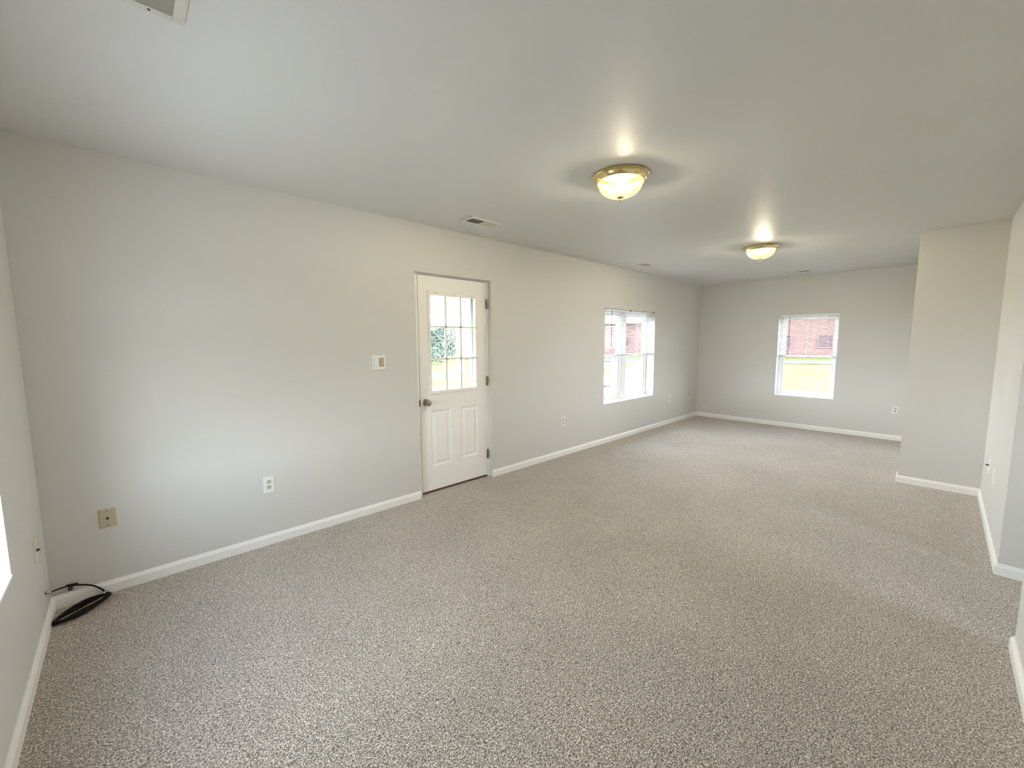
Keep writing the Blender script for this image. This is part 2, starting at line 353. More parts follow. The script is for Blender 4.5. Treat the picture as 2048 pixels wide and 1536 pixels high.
# ------------------------------------------------------------------ mini blinds (half raised)
def blind(name, axis, a0, a1, ztop, zbot, d, label, wand_at, wand_len, cords, wand_off, tilt=-.20):
    B = thing(name, label, 'blind', (0, 0, 0)); s = -1      # room side is the negative direction of depth for both
    def bx(bm, p, q, e0, e1, r, t, bev=0, ang=0):
        if axis == 'x': box(bm, p, q, d+e0, d+e1, r, t, bev, Matrix.Rotation(ang, 3, 'X') if ang else None)
        else: box(bm, d+e0, d+e1, p, q, r, t, bev, Matrix.Rotation(-ang, 3, 'Y') if ang else None)
    h = new_bm(); bx(h, a0, a1, -.013, .013, ztop-.026, ztop, .002); obj('headrail', h, M['blind'], B)
    k = new_bm(); n = 0
    z = ztop-.040
    while z > zbot+.050: bx(k, a0+.004, a1-.004, -.0125, .0125, z-.0005, z+.0006, 0, tilt); z -= .0212; n += 1
    while z > zbot+.016: bx(k, a0+.004, a1-.004, -.0125, .0125, z-.0008, z+.0008, 0, .05); z -= .0045
    obj('slat', k, M['slat'], B)
    b = new_bm(); bx(b, a0+.003, a1-.003, -.0125, .0125, zbot, zbot+.014, .003); obj('bottom_rail', b, M['blind'], B)
    for cpos in cords:
        c = new_bm()
        for e in (-.0135, .0135):
            p = (cpos, d+e) if axis == 'x' else (d+e, cpos)
            tube(c, [(p[0], p[1], ztop-.02), (p[0], p[1], zbot+.01)], .0011, 5)
        obj('ladder_cord', c, M['blind'], B)
    wd = new_bm(); p = (wand_at, d+wand_off) if axis == 'x' else (d+wand_off, wand_at)
    tube(wd, [(p[0], p[1], ztop-.03), (p[0], p[1], ztop-.03-wand_len)], .0042, 6); obj('wand', wd, M['wand'], B)
    return B
blind('window_blind', 'x', WA[0]+.006, WA[1]-.006, WA[3]-.002, 1.192, .03, 'wide white mini blind drawn halfway down the long-wall window', 5.33, .50, (5.27, 5.62, 6.05, 6.43), -.022)
blind('window_blind', 'y', WB[0]+.006, WB[1]-.006, WB[3]-.002, 1.142, L+.03, 'narrow white mini blind drawn halfway down the far-wall window', -1.435, .62, (-1.40, -1.68, -1.95), -.022)
blind('window_blind', 'y', WC[0]+.006, WC[1]-.006, WC[3]-.002, 1.420, -.03, 'white mini blind raised high in the bright window at the left edge', -.93, .30, (-.90, -1.21, -1.52), .022, .42)
# headrail brackets on the wide blind show as small dark clips
for x in (5.17, 5.82, 6.50):
    c = new_bm(); box(c, x-.02, x+.02, .010, .018, WA[3]-.014, WA[3]-.003)
    o_ = obj('bracket_clip', c, M['screw'], bpy.data.objects['window_blind'])

# ------------------------------------------------------------------ entry door (half lite) with jamb, storm door outside
DY = .053
SX0, SX1, SZ0, SZ1 = 2.308, 3.092, .022, 2.016
D = thing('door_1', 'white half-glass entry door with nine panes and two lower panels', 'door', kind='structure')
bm = new_bm()
box(bm, D1, SX0-.004, DY, T+.02, -.01, DT); box(bm, SX1+.004, D2, DY, T+.02, -.01, DT); box(bm, SX0-.004, SX1+.004, DY, T+.02, SZ1+.004, DT)
box(bm, SX0-.004, SX0+.012, DY+.047, DY+.075, -.01, SZ1); box(bm, SX1-.012, SX1+.004, DY+.047, DY+.075, -.01, SZ1); box(bm, SX0, SX1, DY+.047, DY+.075, SZ1-.012, SZ1+.004)
obj('door_jamb', bm, M['trim'], D)
bm = new_bm(); box(bm, SX0-.002, SX1+.002, DY+.002, T+.03, -.005, .011, .003); obj('threshold', bm, M['wood'], D)
GX0, GX1, GZ0, GZ1 = 2.428, 2.950, .967, 1.848
PAN = [(2.412, 2.638, .250, .783), (2.757, 2.972, .262, .783)]
# slab: front and back skins with the glass opening cut out, and two recessed raised-field panels
def slab():
    bm = new_bm(); y0, y1 = DY, DY+.044
    xs = sorted({SX0, SX1, GX0-.012, GX1+.012, *[v for p in PAN for v in p[:2]]}); zs = sorted({SZ0, SZ1, GZ0-.012, GZ1+.012, *[v for p in PAN for v in p[2:]]})
    hole = (GX0-.012, GX1+.012, GZ0-.012, GZ1+.012); cache = {}
    def V(*k):
        k = tuple(round(c, 5) for c in k)
        if k not in cache: cache[k] = bm.verts.new(k)
        return cache[k]
    def inn(c, r): return r[0] < c[0] < r[1] and r[2] < c[1] < r[3]
    for i in range(len(xs)-1):
        for j in range(len(zs)-1):
            c = ((xs[i]+xs[i+1])/2, (zs[j]+zs[j+1])/2)
            if inn(c, hole): continue
            q = [(xs[i], zs[j]), (xs[i+1], zs[j]), (xs[i+1], zs[j+1]), (xs[i], zs[j+1])]
            bm.faces.new([V(a, y1, b) for a, b in q])
            if not any(inn(c, p) for p in PAN): bm.faces.new([V(a, y0, b) for a, b in q])
    for r in (hole, (SX0, SX1, SZ0, SZ1)):
        ring = [(r[0], r[2]), (r[1], r[2]), (r[1], r[3]), (r[0], r[3])]
        for a, b in zip(ring, ring[1:]+ring[:1]):
            # split to the grid so the edges stay shared
            pts = [a]
            if a[0] != b[0]: pts = [(x, a[1]) for x in xs if min(a[0], b[0])-1e-6 <= x <= max(a[0], b[0])+1e-6]
            else: pts = [(a[0], z) for z in zs if min(a[1], b[1])-1e-6 <= z <= max(a[1], b[1])+1e-6]
            for s, t in zip(pts, pts[1:]): bm.faces.new([V(s[0], y0, s[1]), V(t[0], y0, t[1]), V(t[0], y1, t[1]), V(s[0], y1, s[1])])
    for p in PAN:
        steps = [(0, 0), (.010, .007), (.020, .0095), (.034, .0075), (.044, .002), (.050, .001)]
        rings = []
        for k, (o, d) in enumerate(steps):
            r = [(p[0]+o, p[2]+o), (p[1]-o, p[2]+o), (p[1]-o, p[3]-o), (p[0]+o, p[3]-o)]
            rings.append([bm.verts.new((a, y0+d, b)) for a, b in r])
        for a, b in zip(rings, rings[1:]):
            for i in range(4): bm.faces.new((a[i], a[(i+1) % 4], b[(i+1) % 4], b[i]))
        bm.faces.new(rings[-1])
    return bm
obj('door_panel', slab(), M['door'], D)
bm = new_bm()
for (p, q, r, s) in ((2.404, 2.430, .940, 1.888), (2.948, 2.974, .940, 1.888), (2.43, 2.948, .940, .968), (2.43, 2.948, 1.846, 1.888)): box(bm, p, q, DY-.010, DY+.006, r, s, .004)
lite = obj('glass_frame', bm, M['door'], D)
bm = new_bm()
for x in (2.598, 2.771): box(bm, x-.0105, x+.0105, DY-.006, DY+.010, GZ0-.002, GZ1+.002, .003)
for z in (1.262, 1.562): box(bm, GX0-.002, GX1+.002, DY-.006, DY+.009, z-.0095, z+.0095, .003)
obj('muntin', bm, M['door'], D)
bm = new_bm(); box(bm, GX0-.010, GX1+.010, DY+.014, DY+.018, GZ0-.010, GZ1+.010); obj('pane', bm, M['glass'], D)
for x, z in ((2.492, 1.868), (2.707, 1.868), (2.905, 1.868), (2.963, 1.80), (2.963, 1.562), (2.963, 1.262), (2.963, 1.03)):
    bm = new_bm(); lathe(bm, [(.0042, 0), (.0042, -.0015), (.002, -.0022)], 10, (x, DY-.010, z), axis='y'); obj('screw', bm, M['screw'], lite)
# knob
K = (2.362, .868)
bm = new_bm(); lathe(bm, [(.032, 0), (.033, -.004), (.028, -.010), (.013, -.014), (.0115, -.030), (.016, -.036), (.024, -.042), (.0275, -.052), (.026, -.062), (.019, -.069), (.008, -.072), (.0, -.0722)], 36, (K[0], DY, K[1]), axis='y', close=False)
obj('door_knob', bm, M['nickel'], D, smooth=True)
bm = new_bm(); box(bm, SX0-.012, SX0-.002, DY-.002, DY+.020, K[1]-.030, K[1]+.030, .001); tag(obj('strike_plate', bm, M['dark'], D), 'dark latch strike on the jamb')
for z in (1.803, 1.019, .245):
    bm = new_bm(); lathe(bm, [(.0065, -.048), (.0075, -.047), (.0075, .047), (.0065, .048)], 14, (SX1+.004, DY-.006, z)); box(bm, SX1-.006, SX1+.018, DY-.0025, DY+.0005, z-.047, z+.047)
    obj('hinge', bm, M['hinge'], D, smooth=True)
# dark strip along the gap on the latch side
bm = new_bm(); box(bm, SX0-.006, SX0, DY+.004, DY+.03, SZ0, SZ1); obj('weatherstrip', bm, M['weather'], D)

S = thing('door_2', 'white storm door seen through the panes of the entry door', 'storm door', kind='structure')
bm = new_bm(); y0, y1 = T+.075, T+.105; a0, a1, c0, c1 = D1-.02, D2+.02, .0, DT+.01
box(bm, a0, a0+.07, y0, y1, c0, c1, .003); box(bm, a1-.07, a1, y0, y1, c0, c1, .003); box(bm, a0+.07, a1-.07, y0, y1, c1-.085, c1, .003); box(bm, a0+.07, a1-.07, y0, y1, c0, c0+.25, .003); box(bm, a0+.07, a1-.07, y0, y1, .80, .83, .003)
obj('storm_frame', bm, M['vinyl'], S)
bm = new_bm(); box(bm, a0+.07, a1-.07, (y0+y1)/2-.002, (y0+y1)/2+.002, c0+.25, c1-.085); obj('pane', bm, M['glass'], S)
bm = new_bm(); box(bm, a0-.06, a0, T, T+.12, -.1, DT+.07); box(bm, a1, a1+.06, T, T+.12, -.1, DT+.07); box(bm, a0, a1, T, T+.12, DT+.012, DT+.07); box(bm, D1+.001, D1+.014, .135, T+.12, -.01, DT-.01); box(bm, D2-.030, D2-.001, .135, T+.12, -.01, DT-.01); box(bm, D1+.014, D2-.030, .135, T+.12, DT-.030, DT-.002); obj('brickmould', bm, M['siding'], S)

# ------------------------------------------------------------------ wall plates
def plate_base(t, w_=.070, h_=.115, m='plastic'):
    bm = new_bm(); vs = box(bm, -w_/2, w_/2, -.0055, 0, -h_/2, h_/2)
    for v in vs:
        if v.co.y < -.001: v.co.x *= 1-.007/w_*1.0; v.co.z *= 1-.007/h_*1.0
    bmesh.ops.bevel(bm, geom=list(bm.edges), offset=.0012, segments=2, affect='EDGES'); return obj('cover_plate', bm, M[m], t)
def make_outlet(label, group=None, m='plastic', rm='almond'):
    t = thing('wall_outlet', label, 'outlet', group=group)
    p = plate_base(t, m=m)
    for s in (-1, 1):
        bm = new_bm(); z = s*.0195; pts = []
        for k in range(24):
            a = 2*math.pi*k/24; pts.append((max(-.0165, min(.0165, .0178*math.cos(a))), z+max(-.0140, min(.0140, .0178*math.sin(a)))))
        A = [bm.verts.new((x, -.0055, zz)) for x, zz in pts]; B = [bm.verts.new((x, -.0085, zz)) for x, zz in pts]
        for k in range(24): bm.faces.new((A[k], A[(k+1) % 24], B[(k+1) % 24], B[k]))
        bm.faces.new(B)
        r = obj('receptacle', bm, M[rm], t)
        bm = new_bm(); box(bm, -.0078, -.0048, -.0090, -.0080, z-.0055, z+.0050); box(bm, .0048, .0078, -.0090, -.0080, z-.0050, z+.0045)
        lathe(bm, [(.0034, -.0080), (.0034, -.0090)], 12, (0, 0, z+.0095 if True else z), axis='y'); obj('slot', bm, M['dark'], r)
    bm = new_bm(); lathe(bm, [(.003, -.0055), (.003, -.0068)], 10, (0, 0, 0), axis='y'); obj('screw', bm, M['almond'], t)
    return t
O1 = make_outlet('white duplex outlet low on the long wall, between the corner and the door'); O1.location = (1.050, 0, .430)
def place(src, loc, rz, label):
    c = copy_tree(src); c.location = loc; c.rotation_euler = (0, 0, rz); c['label'] = label; return c
place(O1, (4.278, 0, .435), 0, 'white duplex outlet low on the long wall, just right of the door')
place(O1, (L, -2.780, .436), -math.pi/2, 'white duplex outlet on the far wall, beside the boxed-out wall')
t = thing('cable_jack', 'small white jack plate low on the long wall, just past the wide window', 'jack plate', (7.130, 0, .440))
plate_base(t); bm = new_bm(); box(bm, -.011, .011, -.0095, -.0050, -.012, .012, .001); obj('socket', bm, M['almond'], t)
bm = new_bm(); box(bm, -.006, .006, -.0102, -.0094, -.006, .005); obj('port', bm, M['dark'], t)
O4 = make_outlet('dull beige outlet low in the far left corner beside the far wall', m='ivory_pale', rm='ivory'); O4.location = (7.915, 0, .445)
# phone plate
t = thing('phone_jack', 'ivory phone jack plate low on the long wall near the left corner', 'jack plate', (.243, 0, .437))
plate_base(t, .071, .108, 'ivory')
bm = new_bm()
for x0, x1, z0, z1 in ((-.0065, .0065, -.007, .001), (-.0035, .0035, .001, .006)): box(bm, x0, x1, -.0066, -.0050, z0, z1)
obj('port', bm, M['dark'], t)
for z in (-.041, .041):
    bm = new_bm(); lathe(bm, [(.0028, -.0052), (.0028, -.0068)], 10, (0, 0, z), axis='y'); obj('screw', bm, M['screw'], t)
# coax plates
def coax(name, label, loc, rz, m, mc='connector'):
    t = thing(name, label, 'coax plate', loc, rz); plate_base(t, m=m)
    bm = new_bm(); lathe(bm, [(.008, -.005), (.008, -.009), (.0050, -.0095), (.0050, -.017), (.0035, -.0172)], 6, axis='y'); obj('connector', bm, M['screw'], t, smooth=False)
    bm = new_bm(); lathe(bm, [(.0048, -.0172), (.0048, -.023), (.002, -.024)], 10, axis='y'); obj('connector_tip', bm, M[mc], t)
    return t
coax('coax_jack', 'pale beige coax plate beside the window at the left edge', (0, -.272, .437), math.pi/2, 'ivory_pale', 'cable_white')
coax('coax_jack', 'white coax plate on the bright wall at right, farther from the hall opening', (5.335, YS, .425), math.pi, 'plastic', 'dark')
t = thing('blank_plate', 'plain white cover plate on the bright wall at right, nearer the hall opening', 'cover plate', (4.925, YS, .425), math.pi); plate_base(t)
# light switch, two rockers
t = thing('light_switch', 'white double rocker switch plate left of the door, one rocker tan', 'light switch', (1.895, 0, 1.256)); plate_base(t, .122, .122)
for x, m in ((-.024, 'plastic'), (.024, 'ivory')):
    bm = new_bm(); vs = box(bm, x-.0165, x+.0165, -.0105, -.004, -.033, .033, .001)
    for v in vs: v.co.y += .0022*(v.co.z/.033)*(1 if x < 0 else -1) if v.co.y < -.006 else 0
    r = obj('rocker', bm, M[m], t)
    if m == 'ivory': r['label'] = 'tan rocker with a dark outline'
    bm = new_bm(); frame_boxes(bm, x-.0180, x+.0180, -.0345, .0345, .0012, -.0060, -.0050, 'x'); obj('rocker_surround', bm, M['almond' if m == 'plastic' else 'screw'], r)

# ------------------------------------------------------------------ ceiling lights
def ceiling_light(loc, label):
    t = thing('ceiling_light', label, 'ceiling light', loc, 0, 'flush brass ceiling lights')
    bm = new_bm(); lathe(bm, [(.02, 0), (.166, 0), (.172, -.004), (.172, -.009), (.166, -.014), (.160, -.016), (.157, -.026), (.150, -.036), (.146, -.040), (.140, -.041), (.137, -.036), (.130, -.012), (.02, -.010)], 72)
    obj('pan', bm, M['brass'], t, smooth=True)
    bm = new_bm(); prof = []
    for k in range(15):
        a = k/14*math.pi/2; prof.append((.135*math.cos(a)**.85 if k < 14 else .012, -.038-.092*math.sin(a)))
    inner = [(max(r-.004, .008), h+.003) for r, h in prof[::-1]]
    lathe(bm, prof, 192, rib=.010, nrib=48, close=False)
    obj('glass_shade', bm, M['shade'], t, smooth=True)
    bm = new_bm(); lathe(bm, [(.0, -.126), (.022, -.127), (.021, -.131), (.012, -.136), (.009, -.141), (.010, -.145), (.006, -.151), (.0045, -.155), (.0, -.158)], 24, close=False)
    obj('finial', bm, M['brass'], t, smooth=True)
    for s in (-1, 1):
        bm = new_bm(); prof = [(.0, .0)] + [(.028*math.sin(a), .045-.045*math.cos(a)) for a in [i*math.pi/10 for i in range(1, 8)]] + [(.014, .078), (.013, .092)]
        lathe(bm, prof, 20, axis='x', close=False)
        for v in bm.verts:
            v.co.x = s*(v.co.x+.006); v.co.z -= .044
            x, y = v.co.x, v.co.y; c, sn = math.cos(.95), math.sin(.95); v.co.x, v.co.y = x*c-y*sn, x*sn+y*c
        obj('bulb', bm, M['bulb'], t, smooth=True)
    return t
ceiling_light((2.690, -1.740, H), 'brass and ribbed glass flush ceiling light, the one nearer the door')
ceiling_light((5.510, -1.740, H), 'brass and ribbed glass flush ceiling light, the one toward the far wall')

# ------------------------------------------------------------------ ceiling registers and return grille
def register(loc, rz, label, flip=1, group='ceiling air registers'):
    t = thing('ceiling_vent', label, 'vent', loc, rz, group); w_, h_ = .33, .155
    bm = new_bm()
    for (p, q, r, s) in ((-w_/2, -w_/2+.028, -h_/2, h_/2), (w_/2-.028, w_/2, -h_/2, h_/2), (-w_/2+.028, w_/2-.028, -h_/2, -h_/2+.028), (-w_/2+.028, w_/2-.028, h_/2-.028, h_/2)):
        box(bm, p, q, r, s, -.009, -.001, .002)
    obj('vent_frame', bm, M['register'], t)
    bm = new_bm(); box(bm, -w_/2+.02, w_/2-.02, -h_/2+.02, h_/2-.02, -.0015, -.0002); obj('backing', bm, M['dark'], t)
    for side in (-1, 1):
        bm = new_bm(); x = .008
        while x < w_/2-.032:
            box(bm, side*x-.0045, side*x+.0045, -h_/2+.028, h_/2-.028, -.0062, -.0054, 0, Matrix.Rotation(side*.75, 3, 'Y')); x += .0128
        obj('louver', bm, M['register'], t)
    bm = new_bm(); box(bm, -.004, .004, -h_/2+.028, h_/2-.028, -.009, -.002); obj('divider', bm, M['register'], t)
    return t
register((2.680, -.395, H), 0, 'white ceiling vent above the door')
register((5.610, -.370, H), 0, 'white ceiling vent above the wide window')
register((7.715, -1.610, H), math.pi/2, 'white ceiling vent close to the far wall')
t = thing('return_grille', 'large louvered return air grille cut off by the top edge', 'vent', (.594, -1.445, H))
GW, GH = .36, .66
bm = new_bm()
for (p, q, r, s) in ((-GW, -GW+.030, -GH, 0), (-.030, 0, -GH, 0), (-GW+.030, -.030, -GH, -GH+.026), (-GW+.030, -.030, -.026, 0)): box(bm, p, q, r, s, -.010, -.001, .002)
obj('grille_frame', bm, M['grille'], t)
bm = new_bm(); box(bm, -GW+.02, -.02, -GH+.02, -.02, -.0015, -.0002); obj('backing', bm, M['dark'], t)
bm = new_bm(); y = -.030
while y > -GH+.03: box(bm, -GW+.029, -.029, y-.0058, y+.0058, -.0060, -.0050, 0, Matrix.Rotation(-.45, 3, 'X')); y -= .0125
obj('louver', bm, M['grille_slat'], t)
bm = new_bm(); lathe(bm, [(.004, -.0100), (.0035, -.0115), (.002, -.012)], 10, (-.085, -.013, 0)); obj('screw', bm, M['screw'], t)

# ------------------------------------------------------------------ coiled coax cable in the corner
t = thing('coax_cable', 'coil of black coaxial cable lying on the carpet in the left corner', 'cable', (.11, -.115, 0))
cx, cy_ = Vector((.205-.018, -.033+.185, 0)).normalized(), None
ax = Vector((.19, .155, 0)).normalized(); ay = Vector((-ax.y, ax.x, 0))
bm = new_bm(); pts = []
turns, per = 5, 40
for i in range(turns*per+1):
    a = 2*math.pi*i/per + math.pi*0; k = i/per
    ra_ = .121-.006*math.sin(k*2.1); rb = .016+.009*k+.004*math.sin(k*3+1)
    p = ax*(ra_*math.cos(a)+.004*math.sin(k*2)) + ay*(rb*math.sin(a)-.004*k)
    pts.append((p.x, p.y, .008+.010*(k/turns)+.012*(1+math.cos(a*1.0+.5))*.25*(k/turns)+.0035*math.sin(a*3+k)))
lead = [(.093, .082, .026), (.075, .092, .050), (.045, .096, .078), (.005, .094, .100), (-.035, .088, .115), (-.065, .040, .135), (-.083, -.010, .152), (-.094, -.030, .160)]
end = pts[-1]
tube(bm, pts, .0050, 8)
obj('coil', bm, M['cable'], t, smooth=True)
bm = new_bm()
def smooth_path(ps, n=8):
    ps = [Vector(p) for p in ps]; out = []
    for i in range(len(ps)-1):
        p0, p1, p2, p3 = ps[max(i-1, 0)], ps[i], ps[i+1], ps[min(i+2, len(ps)-1)]
        for k in range(n):
            s = k/n; out.append(.5*((2*p1)+(p2-p0)*s+(2*p0-5*p1+4*p2-p3)*s*s+(3*p1-p0-3*p2+p3)*s**3))
    return out+[ps[-1]]
tube(bm, smooth_path([end]+lead[:]), .0040, 8); obj('lead', bm, M['cable'], t, smooth=True)
bm = new_bm(); tube(bm, [(-.094, -.030, .160), (-.102, -.038, .164)], .0065, 10); tube(bm, [(-.100, -.036, .163), (-.108, -.043, .166)], .0080, 6); obj('connector', bm, M['connector'], t)
bm = new_bm(); tube(bm, smooth_path([(-.030, .086, .112), (-.050, .080, .124), (-.010, .100, .112), (-.028, .1035, .104)][::-1]), .0040, 8); obj('pigtail', bm, M['cable'], t, smooth=True)
bm = new_bm(); box(bm, -.046, -.028, .094, .108, .084, .104, .003); obj('clip', bm, M['screw'], t)
bm = new_bm(); tube(bm, smooth_path([(.096, .083, .028), (.130, .050, .022), (.180, .005, .018), (.214, -.040, .010), (.224, -.055, .004)]), .0022, 6); obj('pull_wire', bm, M['cable_white'], t, smooth=True)
bm = new_bm(); tube(bm, [(.088, .074, .010), (.099, .088, .034)], .0075, 8); tag(obj('tie', bm, M['connector'], t), 'pale metal end at the tip of the coil')

# ------------------------------------------------------------------ outside: ground, porch, fence, car, brick building, trees
GZ = -.65
bm = new_bm(); box(bm, -90, 150, -60, 150, GZ-.3, GZ); tag(obj('ground', bm, M['lawn']), 'sunlit lawn around the house', 'lawn', kind='structure')
bm = new_bm(); vs = [bm.verts.new(p) for p in ((62, -20, GZ+.02), (55, -20, GZ+.02), (27, 42, GZ+.02), (34, 42, GZ+.02))]; bm.faces.new(vs)
r = bmesh.ops.extrude_face_region(bm, geom=list(bm.faces)); bmesh.ops.translate(bm, vec=(0, 0, .03), verts=[v for v in r['geom'] if isinstance(v, bmesh.types.BMVert)])
tag(obj('driveway', bm, M['asphalt']), 'pale grey driveway strip in front of the brick building', 'driveway', kind='structure')
bm = new_bm(); box(bm, -60, 40, 17, 20, GZ, GZ+.03); tag(obj('road', bm, M['asphalt']), 'pale road beyond the porch', 'road', kind='structure')
bm = new_bm(); box(bm, -2.9, -.25, -7, 2.5, GZ, GZ+.05); tag(obj('bounce_patio', bm, M['concrete']), 'unseen pale concrete slab added outside the left window to bounce daylight in', 'bounce_patio', kind='structure')  # unseen pale slab, added to bounce daylight onto the near ceiling
# porch
bm = new_bm(); box(bm, 1.2, 4.6, T+.001, 2.5, GZ-.05, -.14); tag(obj('porch_floor', bm, M['asphalt']), 'porch slab outside the entry door', 'porch', kind='structure')
bm = new_bm(); box(bm, 1.0, 4.8, T+.001, 2.7, 2.16, 2.26); box(bm, 1.0, 4.8, 2.35, 2.5, 1.86, 2.16)
tag(obj('porch_roof', bm, M['porch']), 'cream porch ceiling and beam seen through the door glass', 'porch roof', kind='structure')
def porch_post(x): 
    bm = new_bm(); box(bm, x-.05, x+.05, 2.37, 2.47, -.14, 1.86, .005); return bm
for x, lab in ((1.3, 'white porch post at the end left of the door'), (4.5, 'white porch post at the end right of the door')):
    tag(obj('porch_post', porch_post(x), M['white_wood']), lab, 'post')
R_ = thing('porch_railing', 'white porch rail seen through the lower door panes', 'railing', (0, 0, 0))
bm = new_bm(); box(bm, 1.352, 4.448, 2.39, 2.45, .82, .87, .005); obj('top_rail', bm, M['white_wood'], R_)
bm = new_bm(); box(bm, 1.352, 4.448, 2.40, 2.44, .62, .66, .004); obj('lower_rail', bm, M['white_wood'], R_)
# rail fence by the wide window
F_ = thing('rail_fence', 'white rail fence outside the wide window', 'fence', (7.34, 1.22, GZ))
bm = new_bm(); box(bm, -.065, .065, -.065, .065, -.1, 1.72, .01); obj('fence_post', bm, M['white_wood'], F_)
bm = new_bm(); box(bm, -.065, .065, 2.5, 2.63, -.1, 1.72, .01); obj('fence_post', bm, M['white_wood'], F_)
for z in (1.58, 1.24, .90, .5):
    bm = new_bm(); box(bm, -.02, .02, .066, 2.499, z-.045, z+.045, .004); obj('fence_rail', bm, M['white_wood'], F_)
# parked car
CAR = thing('car', 'white parked car outside the right half of the wide window', 'car', (13.2, 3.22, GZ), math.radians(90))
def car_section(bm, prof, w_, narrow):
    n = len(prof); sides = []
    for s in (-1, 1): sides.append([bm.verts.new((x, s*(w_/2-narrow(z)), z)) for x, z in prof])
    for i in range(n): bm.faces.new((sides[0][i], sides[0][(i+1) % n], sides[1][(i+1) % n], sides[1][i]))
    bm.faces.new(sides[0]); bm.faces.new(sides[1][::-1])
bm = new_bm()
def arch(cx0, r=.36, n=9): return [(cx0-r*math.cos(math.pi*k/n), .30+r*math.sin(math.pi*k/n)) for k in range(n+1)]
prof = [(-2.25, .30), (-2.28, .62), (-2.15, .92), (-1.9, .98), (.95, .98), (1.3, .95), (2.1, .80), (2.25, .66), (2.27, .30)] + arch(1.42)[::-1] + arch(-1.38)[::-1]
car_section(bm, prof, 1.78, lambda z: .04+.06*max(0, z-.7)/.3)
bmesh.ops.triangulate(bm, faces=[f for f in bm.faces if len(f.verts) > 4]); obj('car_body', bm, M['car'], CAR)
bm = new_bm(); prof = [(-1.95, .97), (-1.45, 1.42), (-1.1, 1.47), (.15, 1.47), (.35, 1.43), (1.15, .97)]
car_section(bm, prof, 1.60, lambda z: .20*(z-.97)/.5); obj('car_roof', bm, M['car'], CAR)
for s in (-1, 1):
    bm = new_bm()
    for q in ([(-1.6, 1.02), (-1.32, 1.36), (-.55, 1.38), (-.55, 1.02)], [(-.47, 1.02), (-.47, 1.38), (.18, 1.38), (.85, 1.02)]):
        a = [bm.verts.new((x, s*(.805-.20*(z-.97)/.5), z)) for x, z in q]; b = [bm.verts.new((x, s*(.79-.20*(z-.97)/.5), z)) for x, z in q]
        bm.faces.new(a); bm.faces.new(b[::-1])
        for i in range(4): bm.faces.new((a[i], a[(i+1) % 4], b[(i+1) % 4], b[i]))
    obj('side_window', bm, M['car_glass'], CAR)
bm = new_bm()
vs = [bm.verts.new(p) for p in ((1.10, -.70, 1.01), (1.10, .70, 1.01), (.42, .58, 1.40), (.42, -.58, 1.40))]; bm.faces.new(vs)
r = bmesh.ops.extrude_face_region(bm, geom=list(bm.faces)); bmesh.ops.translate(bm, vec=(.012, 0, .02), verts=[v for v in r['geom'] if isinstance(v, bmesh.types.BMVert)]); obj('windshield', bm, M['car_glass'], CAR)
for x in (1.42, -1.38):
    for s in (-1, 1):
        bm = new_bm(); lathe(bm, [(.20, s*.89), (.30, s*.88), (.33, s*.84), (.33, s*.70), (.20, s*.68)], 28, (x, 0, .33), axis='y'); wh = obj('wheel', bm, M['tyre'], CAR, smooth=True)
        bm = new_bm(); lathe(bm, [(.03, s*.898), (.20, s*.892), (.19, s*.86)], 20, (x, 0, .33), axis='y'); obj('hubcap', bm, M['connector'], wh)
# brick building far across the lawn
B = thing('brick_building', 'long low red brick building across the lawn', 'building', (60, 4, GZ), math.radians(114))
bm = new_bm(); box(bm, 0, 19, -8, 0, 0, 6.2); box(bm, 19, 34, -8, 0, 0, 4.4); obj('building_wall', bm, M['brick'], B)
bm = new_bm(); box(bm, -.4, 19.2, -8.4, .4, 6.2, 6.5); box(bm, 19.2, 34.4, -8.4, .4, 4.4, 4.65); obj('building_roof', bm, M['roof'], B)
for x in (2.5, 6.5, 11, 15.5, 21, 25, 29.5):
    bm = new_bm(); frame_boxes(bm, x-.75, x+.75, 1.2, 2.7, .1, 0, .06, 'x'); f = obj('building_window', bm, M['brick_trim'], B)
    bm = new_bm(); box(bm, x-.65, x+.65, .002, .02, 1.3, 2.6); obj('pane', bm, M['dull_pane'], f)
bm = new_bm(); box(bm, 8.3, 9.3, .002, .05, 0, 2.1); obj('building_door', bm, M['brick_trim'], B)

# trees
def branch(bm, p, d, ln_, r, depth, tips, rnd):
    n = 5; pts = [p]; rs = [r]; q = p.copy(); dd = d.copy()
    for i in range(n):
        dd = (dd + Vector((rnd.uniform(-.12, .12), rnd.uniform(-.12, .12), rnd.uniform(-.02, .10)))).normalized(); q = q + dd*(ln_/n); pts.append(q.copy()); rs.append(r*(1-.5*(i+1)/n))
    tube(bm, pts, rs, 6 if depth < 2 else 4)
    if depth >= 3: tips.append(q); return
    for k in range(3 if depth else 5):
        a = rnd.uniform(0, 6.28); s = Vector((math.cos(a), math.sin(a), rnd.uniform(.35, .9))).normalized(); base = pts[rnd.randint(3, n)] if depth == 0 else pts[rnd.randint(2, n)]
        branch(bm, base, (dd*.6+s*.8).normalized(), ln_*rnd.uniform(.5, .7), r*.45, depth+1, tips, rnd)
def leaf_quads(bm, c, n, spread, size, rnd):
    for _ in range(n):
        p = c + Vector((rnd.gauss(0, spread), rnd.gauss(0, spread), rnd.gauss(0, spread*.8)))
        a, b = Vector((rnd.uniform(-1, 1), rnd.uniform(-1, 1), rnd.uniform(-1, 1))).normalized(), Vector((rnd.uniform(-1, 1), rnd.uniform(-1, 1), rnd.uniform(-1, 1))).normalized()
        s = size*rnd.uniform(.6, 1.3); bm.faces.new([bm.verts.new(p+a*s), bm.verts.new(p+b*s*.5), bm.verts.new(p-a*s), bm.verts.new(p-b*s*.5)])
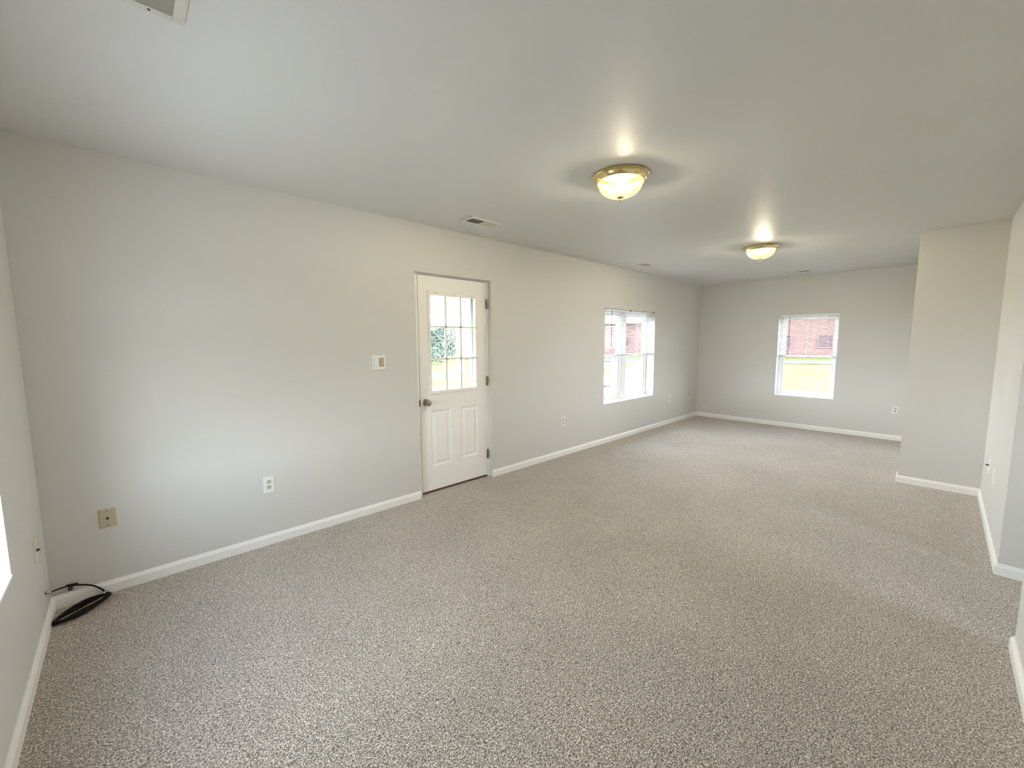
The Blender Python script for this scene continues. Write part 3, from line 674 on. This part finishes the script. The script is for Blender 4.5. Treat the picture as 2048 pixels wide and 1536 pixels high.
def bare_tree(loc, h, lean, seed, label, leaves=2):
    rnd = random.Random(seed); t = thing('bare_tree', label, 'tree', loc, 0, 'bare trees around the lawn'); bm = new_bm(); tips = []
    branch(bm, Vector((0, 0, -.1)), Vector((lean[0], lean[1], 1)).normalized(), h*.42, h*.026, 0, tips, rnd); obj('trunk', bm, M['bark'], t)
    bm = new_bm()
    for p in tips: leaf_quads(bm, p, leaves, h*.03, .07, rnd)
    obj('foliage', bm, M['leaf'], t)
def conifer(loc, h, seed, label):
    rnd = random.Random(seed); t = thing('evergreen_tree', label, 'tree', loc, 0, 'evergreens beyond the road'); bm = new_bm(); tube(bm, [(0, 0, -.1), (0, 0, h*.9)], [h*.03, h*.008], 6); obj('trunk', bm, M['bark'], t)
    bm = new_bm()
    for k in range(120):
        z = h*(.12+.86*rnd.random()**1.3); R0 = (h-z)*.34; a = rnd.uniform(0, 6.28); rr = R0*rnd.uniform(.3, 1)
        leaf_quads(bm, Vector((rr*math.cos(a), rr*math.sin(a), z)), 10, .20, .20, rnd)
    obj('foliage', bm, M['conifer'], t)
for i, (x, y, h, l) in enumerate([(30.3, 37.4, 6.5, (-.32, .25)), (26, 24, 9, (.1, 0)), (33, 20, 10, (-.1, 0)), (30, 27, 9, (.05, .05)), (38, 25, 11, (0, .1)), (36.5, 36.5, 6, (.05, 0))]):
    bare_tree((x, y, GZ), h, l, 11+i, ['leaning bare tree seen through the door glass', 'bare tree behind the wide window blind, before the brick building', 'tall bare tree behind the wide window blind', 'thin bare tree near the brick building', 'tallest bare tree by the brick building', 'bare tree far beyond the porch'][i])
for i, (x, y, h) in enumerate([(21.2, 30, 3.2), (24.6, 34, 3.6), (28.6, 38.5, 3.9), (33.0, 43, 4.1)]):
    conifer((x, y, GZ), h, 50+i, ['dark evergreen seen through the middle left door pane', 'taller dark evergreen seen through the door glass', 'short evergreen right of the taller one, beyond the road', 'evergreen farthest to the right beyond the road'][i])

# daylight portals at the openings (guide sampling of the real sky only)
def portal(name, loc, rot, sx, sy):
    d = bpy.data.lights.new(name, 'AREA'); d.shape = 'RECTANGLE'; d.size = sx; d.size_y = sy; d.cycles.is_portal = True
    o = bpy.data.objects.new(name, d); C.objects.link(o); o.location = loc; o.rotation_euler = rot
portal('portal_wide_window', ((WA[0]+WA[1])/2, T+.01, (WA[2]+WA[3])/2), (-math.pi/2, 0, 0), WA[1]-WA[0], WA[3]-WA[2])
portal('portal_far_window', (L+T+.01, (WB[0]+WB[1])/2, (WB[2]+WB[3])/2), (0, math.pi/2, 0), WB[3]-WB[2], WB[1]-WB[0])
portal('portal_near_window', (-T-.01, (WC[0]+WC[1])/2, (WC[2]+WC[3])/2), (0, -math.pi/2, 0), WC[3]-WC[2], WC[1]-WC[0])
portal('portal_added_window', (2.9, YH-T-.01, 1.45), (math.pi/2, 0, 0), 1.0, 1.0)
portal('portal_door', ((GX0+GX1)/2, T+.12, (GZ0+GZ1)/2), (-math.pi/2, 0, 0), .9, 1.2)
